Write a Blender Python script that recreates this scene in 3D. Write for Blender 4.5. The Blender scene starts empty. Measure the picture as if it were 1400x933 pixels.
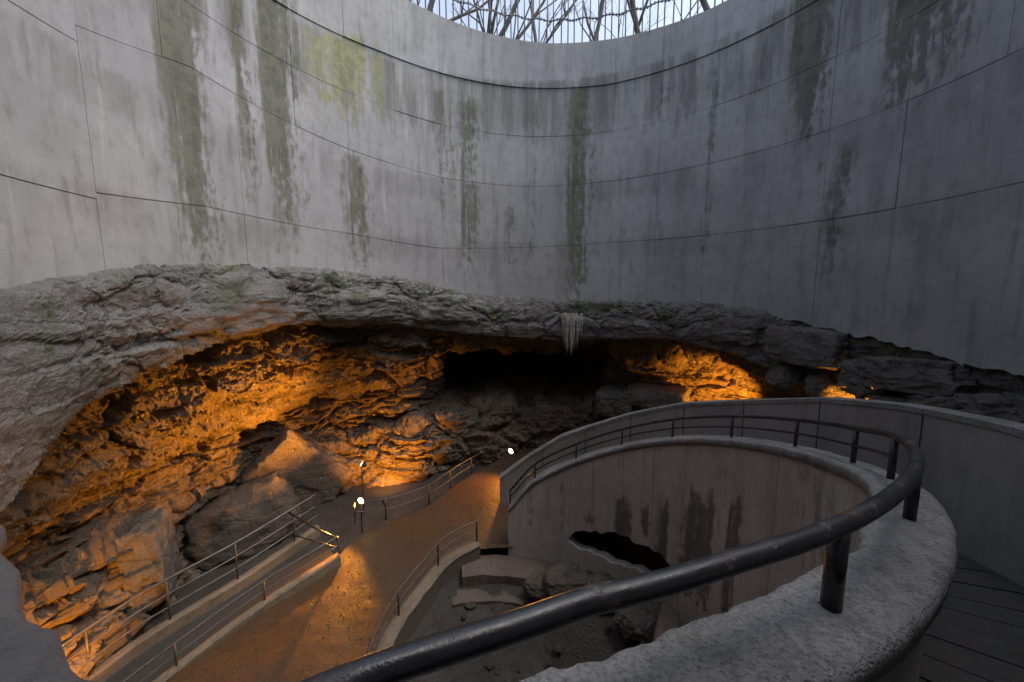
import bpy, math, random
import numpy as np
from mathutils import Vector, Matrix
R = math.radians
PI = math.pi
scene = bpy.context.scene
col = scene.collection
random.seed(7)
rng = np.random.default_rng(7)

# ------------------------------------------------------------------ camera
cam_d = bpy.data.cameras.new('camera')
cam_d.sensor_width = 36.0
cam_d.lens = 36.0 * 538.0 / 1400.0
cam_d.clip_start = 0.05
cam_d.clip_end = 2000
cam = bpy.data.objects.new('camera', cam_d)
col.objects.link(cam)
cam.location = (0, 0, 0)
cam.rotation_euler = (PI / 2 - 0.123, 0, 0)
scene.camera = cam

# ------------------------------------------------------------------ sky, sun, exposure
SUN_EL, SUN_AZ = R(61), R(105)       # azimuth clockwise from +Y
world = bpy.data.worlds.new('World')
scene.world = world
world.use_nodes = True
wn = world.node_tree
wn.nodes.clear()
sky = wn.nodes.new('ShaderNodeTexSky')
sky.sky_type = 'NISHITA'
sky.sun_disc = False
sky.sun_elevation = SUN_EL
sky.sun_rotation = SUN_AZ
sky.air_density = 1.0
sky.dust_density = 4.0
sky.ozone_density = 1.2
hs = wn.nodes.new('ShaderNodeHueSaturation')
hs.inputs['Saturation'].default_value = 0.68
bg = wn.nodes.new('ShaderNodeBackground')
bg.inputs['Strength'].default_value = 0.15
wo = wn.nodes.new('ShaderNodeOutputWorld')
wn.links.new(sky.outputs[0], hs.inputs['Color'])
wn.links.new(hs.outputs[0], bg.inputs['Color'])
wn.links.new(bg.outputs[0], wo.inputs['Surface'])
sun_d = bpy.data.lights.new('sun', 'SUN')
sun_d.energy = 0.5
sun_d.angle = R(45)
sun_d.color = (1.0, 0.98, 0.95)
sun = bpy.data.objects.new('sun', sun_d)
col.objects.link(sun)
sd = Vector((math.sin(SUN_AZ) * math.cos(SUN_EL), math.cos(SUN_AZ) * math.cos(SUN_EL), math.sin(SUN_EL)))
sun.rotation_euler = (-sd).to_track_quat('-Z', 'Y').to_euler()
vs = scene.view_settings
vs.view_transform = 'Standard'
vs.look = 'None'
vs.exposure = 1.18
vs.gamma = 1.0
vs.use_curve_mapping = False
scene.cycles.use_denoising = True
scene.cycles.max_bounces = 6
scene.cycles.diffuse_bounces = 4
scene.cycles.glossy_bounces = 3
scene.cycles.sample_clamp_indirect = 6.0
scene.cycles.blur_glossy = 0.5
LAMP = 9.0            # one factor for all cave lamps

# ------------------------------------------------------------------ helpers
def tag(o, label=None, cat=None, group=None, kind=None):
    if label: o['label'] = label
    if cat: o['category'] = cat
    if group: o['group'] = group
    if kind: o['kind'] = kind
    return o

def empty(name, loc=(0, 0, 0)):
    o = bpy.data.objects.new(name, None)
    o.empty_display_size = 0.2
    o.location = loc
    col.objects.link(o)
    return o

def link(name, me, mat, parent=None):
    o = bpy.data.objects.new(name, me)
    col.objects.link(o)
    if mat is not None and len(me.materials) == 0:
        me.materials.append(mat)
    if parent is not None:
        o.parent = parent
        o.matrix_parent_inverse = Matrix.Translation(parent.location).inverted() if parent.type == 'EMPTY' else parent.matrix_parent_inverse.copy()
    return o

def mesh(name, verts, faces, mat, parent=None, smooth=False):
    me = bpy.data.meshes.new(name)
    verts = np.asarray(verts, dtype=float)
    me.from_pydata(verts.tolist(), [], [tuple(int(i) for i in f) for f in faces])
    me.validate()
    if smooth:
        me.polygons.foreach_set('use_smooth', [True] * len(me.polygons))
    me.update()
    o = bpy.data.objects.new(name, me)
    col.objects.link(o)
    me.materials.append(mat)
    if parent is not None:
        o.parent = parent
        if parent.type == 'EMPTY':
            o.matrix_parent_inverse = Matrix.Translation(parent.location).inverted()
    return o

def grid_faces(nu, nv, off=0, wrap=False):
    f = []
    for i in range(nu - 1):
        for j in range(nv - (0 if wrap else 1)):
            a = off + i * nv + j
            b = off + i * nv + (j + 1) % nv
            f.append((a, b, b + nv, a + nv))
    return f

class MB:
    def __init__(s): s.v = []; s.f = []
    def add(s, v, f):
        o = len(s.v)
        s.v.extend([tuple(map(float, p)) for p in v])
        s.f.extend([tuple(i + o for i in q) for q in f])
    def tube(s, pts, rad, n=10, cap=True):
        v, f = tube_geo(pts, rad, n, cap)
        s.add(v, f)
    def box(s, c, size, rz=0):
        x, y, z = [k / 2 for k in size]
        cs, sn = math.cos(rz), math.sin(rz)
        v = []
        for a in (-x, x):
            for b in (-y, y):
                for k in (-z, z):
                    v.append((c[0] + a * cs - b * sn, c[1] + a * sn + b * cs, c[2] + k))
        s.add(v, [(0, 1, 3, 2), (4, 6, 7, 5), (0, 4, 5, 1), (2, 3, 7, 6), (0, 2, 6, 4), (1, 5, 7, 3)])
    def build(s, name, mat, parent=None, smooth=False):
        return mesh(name, s.v, s.f, mat, parent, smooth)

def tube_geo(pts, rad, n=10, cap=True):
    P = [Vector(p) for p in pts]
    m = len(P)
    rr = rad if hasattr(rad, '__len__') else [rad] * m
    v, f = [], []
    prev = None
    for i, p in enumerate(P):
        t = (P[min(i + 1, m - 1)] - P[max(i - 1, 0)]).normalized()
        if prev is None:
            a = Vector((0, 0, 1)) if abs(t.z) < .9 else Vector((1, 0, 0))
            x = t.cross(a).normalized()
        else:
            x = (prev - t * prev.dot(t)).normalized()
        y = t.cross(x)
        prev = x
        for k in range(n):
            an = 2 * PI * k / n
            v.append(p + (x * math.cos(an) + y * math.sin(an)) * rr[i])
    for i in range(m - 1):
        for k in range(n):
            a = i * n + k; b = i * n + (k + 1) % n
            f.append((a, b, b + n, a + n))
    if cap:
        f.append(tuple(range(n - 1, -1, -1)))
        f.append(tuple((m - 1) * n + k for k in range(n)))
    return v, f

def tube(name, pts, rad, mat, parent=None, n=10):
    v, f = tube_geo(pts, rad, n)
    return mesh(name, [tuple(p) for p in v], f, mat, parent, True)

def spline(pts, n):
    """Catmull-Rom through points, n samples."""
    P = np.array(pts, float)
    d = np.r_[0, np.cumsum(np.linalg.norm(np.diff(P, axis=0), axis=1))]
    t = np.linspace(0, d[-1], n)
    Q = np.vstack([2 * P[0] - P[1], P, 2 * P[-1] - P[-2]])
    out = []
    for x in t:
        i = min(max(np.searchsorted(d, x) - 1, 0), len(P) - 2)
        u = (x - d[i]) / max(d[i + 1] - d[i], 1e-9)
        a, b, c, e = Q[i], Q[i + 1], Q[i + 2], Q[i + 3]
        out.append(.5 * (2 * b + (c - a) * u + (2 * a - 5 * b + 4 * c - e) * u * u + (3 * b - a - 3 * c + e) * u ** 3))
    return np.array(out)

# numpy noise ---------------------------------------------------------------
_perm = rng.permutation(256)
_perm = np.r_[_perm, _perm, _perm]
_grad = rng.normal(size=(256, 3)); _grad /= np.linalg.norm(_grad, axis=1)[:, None]
def perlin(p):
    p = np.asarray(p, float)
    i = np.floor(p).astype(int); f = p - i; i &= 255
    u = f * f * f * (f * (f * 6 - 15) + 10)
    r = 0
    for dx in (0, 1):
        for dy in (0, 1):
            for dz in (0, 1):
                h = _perm[_perm[_perm[(i[:, 0] + dx) & 255] + ((i[:, 1] + dy) & 255)] + ((i[:, 2] + dz) & 255)]
                g = _grad[h]
                d = (g * (f - np.array([dx, dy, dz]))).sum(1)
                w = (u[:, 0] if dx else 1 - u[:, 0]) * (u[:, 1] if dy else 1 - u[:, 1]) * (u[:, 2] if dz else 1 - u[:, 2])
                r = r + w * d
    return r * 1.6
def fbm(p, oct=4, gain=.5):
    a, s, t = 1., 0, 0
    p = np.asarray(p, float)
    for k in range(oct):
        s = s + a * perlin(p * 2 ** k + 17.3 * k); t += a; a *= gain
    return s / t
def ridged(p, oct=4):
    a, s, t = 1., 0, 0
    p = np.asarray(p, float)
    for k in range(oct):
        s = s + a * (1 - 2 * np.abs(perlin(p * 2 ** k + 9.1 * k))); t += a; a *= .5
    return s / t
def worley(p):
    p = np.asarray(p, float)
    i = np.floor(p).astype(int)
    d1 = np.full(len(p), 9.); d2 = d1.copy(); idn = np.zeros(len(p))
    for dx in (-1, 0, 1):
        for dy in (-1, 0, 1):
            for dz in (-1, 0, 1):
                c = i + np.array([dx, dy, dz])
                h = _perm[_perm[_perm[c[:, 0] & 255] + (c[:, 1] & 255)] + (c[:, 2] & 255)]
                q = c + .5 + .45 * _grad[h]
                d = np.linalg.norm(q - p, axis=1)
                nearer = d < d1
                d2 = np.where(nearer, d1, np.minimum(d2, d))
                idn = np.where(nearer, h / 255., idn)
                d1 = np.where(nearer, d, d1)
    return d1, d2, idn

# materials -------------------------------------------------------------------
class G:
    def __init__(s, name):
        s.m = bpy.data.materials.new(name); s.m.use_nodes = True
        s.t = s.m.node_tree; s.t.nodes.clear()
        s.out = s.t.nodes.new('ShaderNodeOutputMaterial')
        s.b = s.t.nodes.new('ShaderNodeBsdfPrincipled')
        s.t.links.new(s.b.outputs[0], s.out.inputs['Surface'])
        s.co = s.t.nodes.new('ShaderNodeTexCoord').outputs['Object']
    def set(s, sock, v):
        if hasattr(v, 'links') or isinstance(v, bpy.types.NodeSocket): s.t.links.new(v, sock)
        else: sock.default_value = v
    def math(s, op, a, b=0.0, c=0.0, clamp=False):
        n = s.t.nodes.new('ShaderNodeMath'); n.operation = op; n.use_clamp = clamp
        s.set(n.inputs[0], a); s.set(n.inputs[1], b); s.set(n.inputs[2], c)
        return n.outputs[0]
    def vmath(s, op, a, b=(0, 0, 0)):
        n = s.t.nodes.new('ShaderNodeVectorMath'); n.operation = op
        s.set(n.inputs[0], a); s.set(n.inputs[1], b)
        return n.outputs[0]
    def sep(s, v):
        n = s.t.nodes.new('ShaderNodeSeparateXYZ'); s.set(n.inputs[0], v); return n.outputs
    def comb(s, x, y, z):
        n = s.t.nodes.new('ShaderNodeCombineXYZ')
        s.set(n.inputs[0], x); s.set(n.inputs[1], y); s.set(n.inputs[2], z); return n.outputs[0]
    def noise(s, v, scale, detail=4, rough=.55, dist=0):
        n = s.t.nodes.new('ShaderNodeTexNoise'); s.set(n.inputs['Vector'], v)
        n.inputs['Scale'].default_value = scale; n.inputs['Detail'].default_value = detail
        n.inputs['Roughness'].default_value = rough; n.inputs['Distortion'].default_value = dist
        return n.outputs['Fac']
    def vor(s, v, scale, feat='DISTANCE_TO_EDGE', out='Distance'):
        n = s.t.nodes.new('ShaderNodeTexVoronoi'); n.feature = feat; s.set(n.inputs['Vector'], v)
        n.inputs['Scale'].default_value = scale
        return n.outputs[out]
    def rng(s, v, a, b, c=0., d=1., smooth=True):
        n = s.t.nodes.new('ShaderNodeMapRange'); n.interpolation_type = 'SMOOTHSTEP' if smooth else 'LINEAR'
        s.set(n.inputs['Value'], v)
        n.inputs['From Min'].default_value = a; n.inputs['From Max'].default_value = b
        n.inputs['To Min'].default_value = c; n.inputs['To Max'].default_value = d
        return n.outputs['Result']
    def mix(s, f, a, b, mode='MIX'):
        n = s.t.nodes.new('ShaderNodeMix'); n.data_type = 'RGBA'; n.blend_type = mode
        s.set(n.inputs[0], f); s.set(n.inputs[6], a if hasattr(a, 'links') else (*a, 1) if len(a) == 3 else a)
        s.set(n.inputs[7], b if hasattr(b, 'links') else (*b, 1) if len(b) == 3 else b)
        return n.outputs[2]
    def ramp(s, f, stops):
        n = s.t.nodes.new('ShaderNodeValToRGB'); s.set(n.inputs[0], f)
        e = n.color_ramp.elements
        while len(e) > 1: e.remove(e[-1])
        e[0].position = stops[0][0]; e[0].color = (*stops[0][1], 1)
        for p, c in stops[1:]:
            k = e.new(p); k.color = (*c, 1)
        return n.outputs[0]
    def bump(s, h, strength=.5, dist=.02, normal=None):
        n = s.t.nodes.new('ShaderNodeBump'); n.inputs['Strength'].default_value = strength
        n.inputs['Distance'].default_value = dist
        s.set(n.inputs['Height'], h)
        if normal is not None: s.t.links.new(normal, n.inputs['Normal'])
        return n.outputs[0]
    def done(s, color, rough=.8, normal=None, metallic=0., spec=.5):
        s.set(s.b.inputs['Base Color'], color if hasattr(color, 'links') else (*color, 1))
        s.set(s.b.inputs['Roughness'], rough)
        s.b.inputs['Metallic'].default_value = metallic
        s.b.inputs['Specular IOR Level'].default_value = spec
        if normal is not None: s.t.links.new(normal, s.b.inputs['Normal'])
        return s.m

def stain_field(g, center, rad, ramps, warp=.02, fade=9.0):
    """returns (stain masks, streak coords). Stain tracks are given as (deg, half width deg, zlo, zhi, strength)"""
    x, y, z = g.sep(g.co)
    dx = g.math('SUBTRACT', x, center[0]); dy = g.math('SUBTRACT', y, center[1])
    th = g.math('ARCTAN2', dy, dx)
    sco = g.comb(g.math('MULTIPLY', th, rad), 0.0, g.math('MULTIPLY', z, .16))
    wn_ = g.noise(sco, 2.2, 5, .6)
    wf = g.noise(g.comb(g.math('MULTIPLY', th, rad), 1.0, g.math('MULTIPLY', z, .45)), 9, 4, .65)
    t = g.math('ADD', g.math('DIVIDE', th, 2 * PI), .5)
    t = g.math('ADD', t, g.math('MULTIPLY', g.math('SUBTRACT', wn_, .5), warp))
    t = g.math('ADD', t, g.math('MULTIPLY', g.math('SUBTRACT', wf, .5), warp * .45))
    sub = g.rng(g.noise(g.comb(g.math('MULTIPLY', th, rad), 5.0, g.math('MULTIPLY', z, .05)), 6.5, 4, .65), .34, .58, .5, 1.0)
    masks = []
    for st in ramps:
        stops = []
        for (a, hw, z0, z1, k) in sorted(st, key=lambda q: (q[0] / 360 + .5)):
            c0 = (z0 + 8) / 16; c1 = (z1 + 8) / 16
            p = a / 360 + .5
            for pp, kk in ((p - 1.7 * hw / 360, 0), (p - hw / 1300, k), (p + hw / 1300, k), (p + 1.7 * hw / 360, 0)):
                stops.append((pp, (kk, c0, c1)))
        stops = stops[:32]
        n = g.ramp(t, stops)
        s = g.t.nodes.new('ShaderNodeSeparateColor'); g.t.links.new(n, s.inputs[0])
        zn = g.math('DIVIDE', g.math('ADD', g.math('ADD', z, 8.0), g.math('MULTIPLY', g.math('SUBTRACT', wf, .5), 1.6)), 16.0)
        lo = g.math('MULTIPLY', g.math('SUBTRACT', zn, s.outputs[1]), fade, clamp=True)
        hi = g.math('MULTIPLY', g.math('SUBTRACT', s.outputs[2], zn), 45.0, clamp=True)
        m = g.math('MULTIPLY', g.math('MULTIPLY', g.math('POWER', lo, .7), hi), s.outputs[0])
        m = g.math('MULTIPLY', m, sub)
        masks.append(m)
    return masks, sco, th, z, wf, wn_

def mat_concrete(name, center, rad, ramps, cols, stain_cols, warp=.02, rough=.85, drip=None, dripcol=(.1, .095, .085), fade=9.0):
    g = G(name)
    masks, sco, th, z, wf, wn_ = stain_field(g, center, rad, ramps, warp, fade)
    n1 = g.noise(g.co, .55, 5, .6); n2 = g.noise(g.co, 5, 6, .65); n3 = g.noise(g.co, 45, 4, .6)
    c = g.mix(g.rng(n1, .3, .7), cols[0], cols[1])
    streak = g.rng(wn_, .48, .72); streak2 = g.rng(g.noise(sco, 7, 4, .6), .5, .75)
    c = g.mix(g.math('MULTIPLY', streak, .45), c, cols[2])
    c = g.mix(g.math('MULTIPLY', streak2, .55), c, cols[2])
    if drip is not None:
        runs = g.rng(g.noise(g.comb(g.math('MULTIPLY', th, rad), 7.0, g.math('MULTIPLY', z, .10)), 2.6, 6, .7), .36, .62)
        for zt, ln, k in drip:
            below = g.math('MULTIPLY', g.rng(z, zt - ln, zt), g.rng(z, zt + .3, zt - .15))
            edge = g.rng(g.math('ADD', below, g.math('MULTIPLY', g.math('SUBTRACT', wf, .5), .9)), .25, .75)
            c = g.mix(g.math('MULTIPLY', g.math('MULTIPLY', edge, runs), k), c, dripcol)
    white = g.rng(g.noise(g.comb(g.math('MULTIPLY', th, rad), 3.0, g.math('MULTIPLY', z, .12)), 5, 4, .6), .6, .75)
    c = g.mix(g.math('MULTIPLY', white, .45), c, cols[3])
    c = g.mix(g.rng(n2, .45, .75, 0, .35), c, cols[2])
    rgh = rough
    for m, sc in zip(masks, stain_cols):
        pat = g.math('ADD', g.math('MULTIPLY', g.math('SUBTRACT', wf, .5), 1.3), g.math('MULTIPLY', g.math('SUBTRACT', n2, .5), .9))
        mm = g.rng(g.math('ADD', m, g.math('MULTIPLY', pat, g.rng(m, 0.0, .25))), .16, .75)
        c = g.mix(g.math('MULTIPLY', mm, .8), c, g.mix(g.rng(n2, .4, .6), sc[0], sc[1]))
    c = g.mix(g.rng(n3, .3, .7, 0, .18), c, cols[2])
    pits = g.rng(g.vor(g.co, 14, 'F1'), .04, .12)
    h = g.math('ADD', g.math('MULTIPLY', n2, .6), g.math('ADD', g.math('MULTIPLY', n3, .25), g.math('MULTIPLY', pits, .25)))
    return g.done(c, rough, g.bump(h, .45, .012), spec=.35)

S = (0.4, 5.5); RS = 6.0           # shaft axis and radius
C = (-0.442, 4.365)                # spiral ramp axis
stA = [(166, 3.2, .1, 6.0, 1), (156.5, 1.8, 1.4, 6.0, .8), (150.5, 4.2, .8, 6.4, 1.15), (133.5, 2.6, .2, 3.5, 1),
       (111.5, 2.0, 1.5, 5.5, .9), (106, 3.0, .2, 5.4, .85), (88, .7, -.2, 5.5, .6), (76.5, 3.0, -.5, 5.7, .9)]
stB = [(94, 1.6, -.2, 2.6, .5), (64.5, .4, -.3, 2.2, .6), (56, 3, 3.7, 5.5, .6), (45, .5, -.6, 5.4, .55),
       (36, 2, 4.0, 5.6, .4), (26.5, 5.5, 2.7, 6.8, 1.5), (20.2, 1.6, -.5, 2.9, .75), (12, 6.5, 2.8, 7.0, 1.4)]
stC = [(138, 5, 3.6, 5.8, 1.1), (129, 4.5, 3.8, 6.2, 1.2), (121, 2.5, 3.6, 5.5, .4)]
M = {}
M['shaft'] = mat_concrete('shaft_concrete', S, RS, [stA, stB, stC],
    [(.34, .342, .348), (.265, .267, .273), (.135, .132, .125), (.46, .46, .455)],
    [((.045, .05, .025), (.10, .105, .06)), ((.045, .047, .03), (.09, .09, .065)), ((.16, .17, .06), (.26, .26, .12))], drip=[(5.6, 2.6, .75), (2.98, 1.0, .35), (1.36, .9, .3)])
stP = [(43.4, 2.4, -4.9, -3.6, 1.3), (36, 1.5, -4.1, -3.45, 1.2), (30.4, 2.4, -4.9, -3.25, 1.3), (19, 5.2, -4.7, -2.8, 1.4), (8, 1.8, -4.5, -2.4, 1.2),
       (55, 1.8, -4.6, -4.0, 1.2)]
stQ = [(12, 1, -3.0, -2.0, .6), (-14, 4, -2.4, -1.4, .7), (-20, 3, -3.0, -1.4, .6), (65, 1, -5, -3.4, .5), (76, 1.2, -4.9, -3.9, .5), (-30, 4, -4, -1.2, .5)]
M['pit'] = mat_concrete('ramp_concrete', C, 3.4, [stP, stQ],
    [(.39, .365, .335), (.315, .295, .27), (.16, .148, .132), (.46, .435, .4)],
    [((.035, .03, .026), (.06, .052, .045)), ((.12, .075, .045), (.09, .07, .055))], warp=.010, fade=60.0)
M['outer'] = mat_concrete('outer_wall_concrete', C, 4.9, [[(40, .5, -4, -1, .3)]],
    [(.25, .24, .225), (.2, .19, .18), (.11, .105, .1), (.31, .3, .28)],
    [((.07, .065, .06), (.1, .095, .085))], warp=.012)

def mat_rough_concrete(name, a, b, d, moss):
    g = G(name)
    n1 = g.noise(g.co, 1.3, 6, .65); n2 = g.noise(g.co, 9, 6, .7); n3 = g.noise(g.co, 60, 3, .7)
    c = g.mix(g.rng(n1, .35, .65), a, b)
    c = g.mix(g.rng(n2, .5, .72, 0, .8), c, d)
    c = g.mix(g.rng(g.noise(g.co, 2.2, 5, .7), .56, .7, 0, .6), c, moss)
    c = g.mix(g.rng(n3, .35, .7, 0, .5), c, d)
    vc = g.sep(g.vor(g.co, 70, 'F1', 'Color'))[0]
    c = g.mix(g.rng(vc, .72, .95, 0, .4), c, b); c = g.mix(g.rng(vc, .2, .02, 0, .35), c, (.05, .048, .045))
    c = g.mix(g.rng(g.noise(g.co, 1.9, 7, .75, .5), .55, .66, 0, .55), c, d)
    v = g.rng(g.vor(g.co, 70, 'F1'), .0, .5)
    h = g.math('ADD', g.math('MULTIPLY', n2, .6), g.math('ADD', g.math('MULTIPLY', n3, .5), g.math('MULTIPLY', v, .5)))
    return g.done(c, g.rng(n2, .3, .7, .7, .95), g.bump(h, .8, .014), spec=.4)
M['cap'] = mat_rough_concrete('coping_concrete', (.25, .25, .255), (.17, .17, .17), (.07, .067, .06), (.085, .09, .05))
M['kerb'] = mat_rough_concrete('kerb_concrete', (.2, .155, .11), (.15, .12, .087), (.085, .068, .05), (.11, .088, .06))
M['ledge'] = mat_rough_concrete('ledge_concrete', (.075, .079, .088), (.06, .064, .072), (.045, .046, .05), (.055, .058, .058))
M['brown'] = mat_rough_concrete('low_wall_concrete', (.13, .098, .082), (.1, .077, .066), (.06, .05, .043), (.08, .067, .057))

def mat_rock(name, a, b, d, lite, moss=.0, crack=.6, scale=1.):
    g = G(name)
    n1 = g.noise(g.co, .8 * scale, 6, .65, .4); n2 = g.noise(g.co, 4.5 * scale, 8, .68, .3); n3 = g.noise(g.co, 26 * scale, 5, .7)
    x, y, z = g.sep(g.co)
    strat = g.noise(g.comb(g.math('MULTIPLY', x, .35), g.math('MULTIPLY', y, .35), g.math('MULTIPLY', z, 3.2)), 2.2, 6, .65, .6)
    c = g.mix(g.rng(n1, .35, .65), a, b)
    c = g.mix(g.rng(n2, .48, .72, 0, .75), c, d)
    c = g.mix(g.rng(strat, .56, .72, 0, .55), c, lite)
    c = g.mix(g.rng(n3, .5, .75, 0, .5), c, d)
    if moss:
        mz = g.rng(z, -2.2, -.6)
        c = g.mix(g.math('MULTIPLY', g.math('MULTIPLY', g.rng(g.noise(g.co, 1.4, 5, .7), .5, .64), mz), moss), c, (.055, .075, .02))
    w = g.vmath('ADD', g.co, g.vmath('SCALE', g.comb(n2, n1, n3), (0, 0, 0)))
    cr = g.vor(g.vmath('MULTIPLY', g.co, (.8, .8, 1.5)), .9 * scale)
    cr = g.rng(g.math('ADD', cr, g.math('MULTIPLY', g.math('SUBTRACT', n2, .5), .22)), 0.0, .03)
    c = g.mix(g.math('MULTIPLY', g.math('SUBTRACT', 1.0, cr), crack), c, (.02, .016, .012))
    h = g.math('ADD', g.math('MULTIPLY', n2, 1.0), g.math('ADD', g.math('MULTIPLY', n3, .7), g.math('MULTIPLY', cr, .3)))
    h = g.math('ADD', h, g.math('MULTIPLY', strat, .8))
    return g.done(c, g.rng(n2, .35, .65, .2, .7), g.bump(h, 1.0, .075), spec=.65)
M['rock'] = mat_rock('cave_limestone', (.15, .118, .085), (.095, .072, .05), (.04, .03, .021), (.29, .25, .2), .6, .45)
M['lip'] = mat_rock('pale_lip_rock', (.2, .197, .192), (.145, .14, .135), (.06, .053, .047), (.31, .305, .295), .8, .35, 1.3)  # paler and greyer than the cave rock, for lip faces and lip boulders
M['boulder'] = mat_rock('boulder_limestone', (.18, .165, .15), (.125, .112, .1), (.06, .052, .045), (.3, .285, .26), .35, .3, 1.6)
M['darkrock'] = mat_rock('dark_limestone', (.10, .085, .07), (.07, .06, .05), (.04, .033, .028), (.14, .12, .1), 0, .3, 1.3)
M['flow'] = mat_rock('flowstone', (.22, .19, .15), (.15, .125, .1), (.08, .062, .045), (.3, .27, .22), 0, .1, 1.6)
M['ice'] = mat_rock('pale_dripstone', (.42, .4, .37), (.34, .31, .28), (.2, .17, .14), (.5, .48, .46), 0, 0, 3)

def mat_ground(name, a, b, d, rough0, rough1, scale=1., bstr=.9, bd=.03):
    g = G(name)
    n1 = g.noise(g.co, .9 * scale, 5, .6); n2 = g.noise(g.co, 12 * scale, 6, .7)
    vo = g.vor(g.co, 34 * scale, 'F1'); vc = g.vor(g.co, 34 * scale, 'F1', 'Color')
    c = g.mix(g.rng(n1, .35, .65), a, b)
    c = g.mix(g.rng(n2, .45, .75, 0, .8), c, d)
    c = g.mix(.35, c, g.mix(1.0, c, vc, 'MULTIPLY'))
    h = g.math('ADD', n2, g.math('MULTIPLY', vo, -.6))
    return g.done(c, g.rng(n1, .35, .65, rough0, rough1), g.bump(h, bstr, bd), spec=.5)
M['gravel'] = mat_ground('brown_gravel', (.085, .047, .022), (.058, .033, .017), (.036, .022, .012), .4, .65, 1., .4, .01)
M['earth'] = mat_ground('dark_earth', (.042, .036, .031), (.028, .024, .021), (.06, .053, .046), .6, .9, .7)
M['grass'] = mat_ground('woodland_ground', (.1, .08, .05), (.06, .07, .03), (.05, .04, .03), .8, .95)
M['wet'] = mat_ground('wet_dark_paving', (.045, .042, .04), (.03, .029, .028), (.06, .057, .054), .4, .7, .8, .5, .012)

def mat_paint(name, base, worn, rough=.38):
    g = G(name)
    n1 = g.noise(g.co, 6, 6, .7); n2 = g.noise(g.co, 42, 5, .7); n3 = g.noise(g.co, 160, 2, .6)
    m = g.rng(g.math('ADD', g.math('MULTIPLY', n1, .6), g.math('MULTIPLY', n2, .4)), .55, .62)
    c = g.mix(m, base, worn)
    h = g.math('ADD', g.math('MULTIPLY', m, -.4), g.math('ADD', g.math('MULTIPLY', n2, .5), g.math('MULTIPLY', n3, .25)))
    c = g.mix(g.rng(g.noise(g.co, 3.1, 7, .75), .60, .68), c, (.09, .045, .025))
    return g.done(c, g.rng(n1, .3, .7, rough - .14, rough + .15), g.bump(h, .7, .004), spec=.6)
M['black'] = mat_paint('worn_black_paint', (.014, .014, .018), (.075, .06, .055), .34)
M['steel'] = mat_paint('dull_pipe', (.05, .045, .04), (.1, .085, .065), .36)
M['wire'] = mat_paint('fence_wire', (.1, .1, .11), (.05, .04, .04), .5)

def mat_bark(name):
    g = G(name)
    x, y, z = g.sep(g.co)
    n = g.noise(g.comb(g.math('MULTIPLY', x, 6), g.math('MULTIPLY', y, 6), z), 3, 6, .7)
    return g.done(g.mix(n, (.05, .042, .036), (.14, .125, .11)), .9, g.bump(n, .8, .03))
M['bark'] = mat_bark('grey_bark')
def mat_emit(name, c, k):
    g = G(name)
    g.b.inputs['Emission Color'].default_value = (*c, 1)
    g.b.inputs['Emission Strength'].default_value = k
    return g.done((.8, .7, .5), .4)
M['glow'] = mat_emit('lamp_glow', (1, .72, .32), 14)
M['leaf'] = G('dry_leaf').done((.12, .08, .035), .7)

# ------------------------------------------------------------------ tables around the shaft (degrees about S)
def tab(xs, ys):
    xs = np.array(xs, float); ys = np.array(ys, float)
    o = np.argsort(xs)
    return lambda a: np.interp(a, xs[o], ys[o])
zbot = tab([-60, -25, -10, -6.7, 2.4, 11.6, 17.3, 29, 43, 82, 106, 125, 144, 163, 174, 184, 192, 200, 215, 235],
           [-1.2, -1.15, -1.1, -1.04, -.97, -.81, -.74, -.54, -.35, -.25, -.1, .32, .46, .42, .33, .09, -.08, -.3, -.5, -.6])
zlip = tab([-30, -5, 16, 28, 37, 54, 81, 106, 125, 145, 164, 176, 186, 190, 194, 204],
           [-2.3, -2.1, -1.97, -1.72, -1.4, -1.16, -1.38, -1.15, -.8, -.62, -.87, -1.16, -1.56, -1.88, -2.2, -2.6])
zrim = tab([-180, 40, 48, 66, 86, 103, 120, 140, 180], [6.5, 6.42, 6.42, 6.49, 6.64, 6.88, 7.17, 7.3, 6.9])
zA = tab([-180, 28, 69, 94, 127, 150, 180], [5.5, 5.47, 5.42, 5.55, 5.78, 5.76, 5.6])
zB = tab([-180, 14, 46, 88, 111, 136, 150, 165, 180], [3.2, 3.02, 3.02, 2.94, 3.05, 3.36, 3.56, 3.75, 3.4])
zC = tab([-180, -4, 65, 114, 135, 164, 180], [1.25, 1.37, 1.36, 1.2, 1.4, 1.5, 1.33])
def wrap180(a): return (a + 180) % 360 - 180
def zbot_w(a):
    a = np.asarray(a, float)
    a = np.where(a < -60, a + 360, a)
    return zbot(a)

_DRA = [-112, -104, -96, -92, -88, -85.5, -83, -80, -72, 90]; _DRV = [1.7, 1.05, .52, .33, .18, .128, .087, .038, .0, .0]
def drift(a): return float(np.interp(a, _DRA, _DRV))
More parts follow.
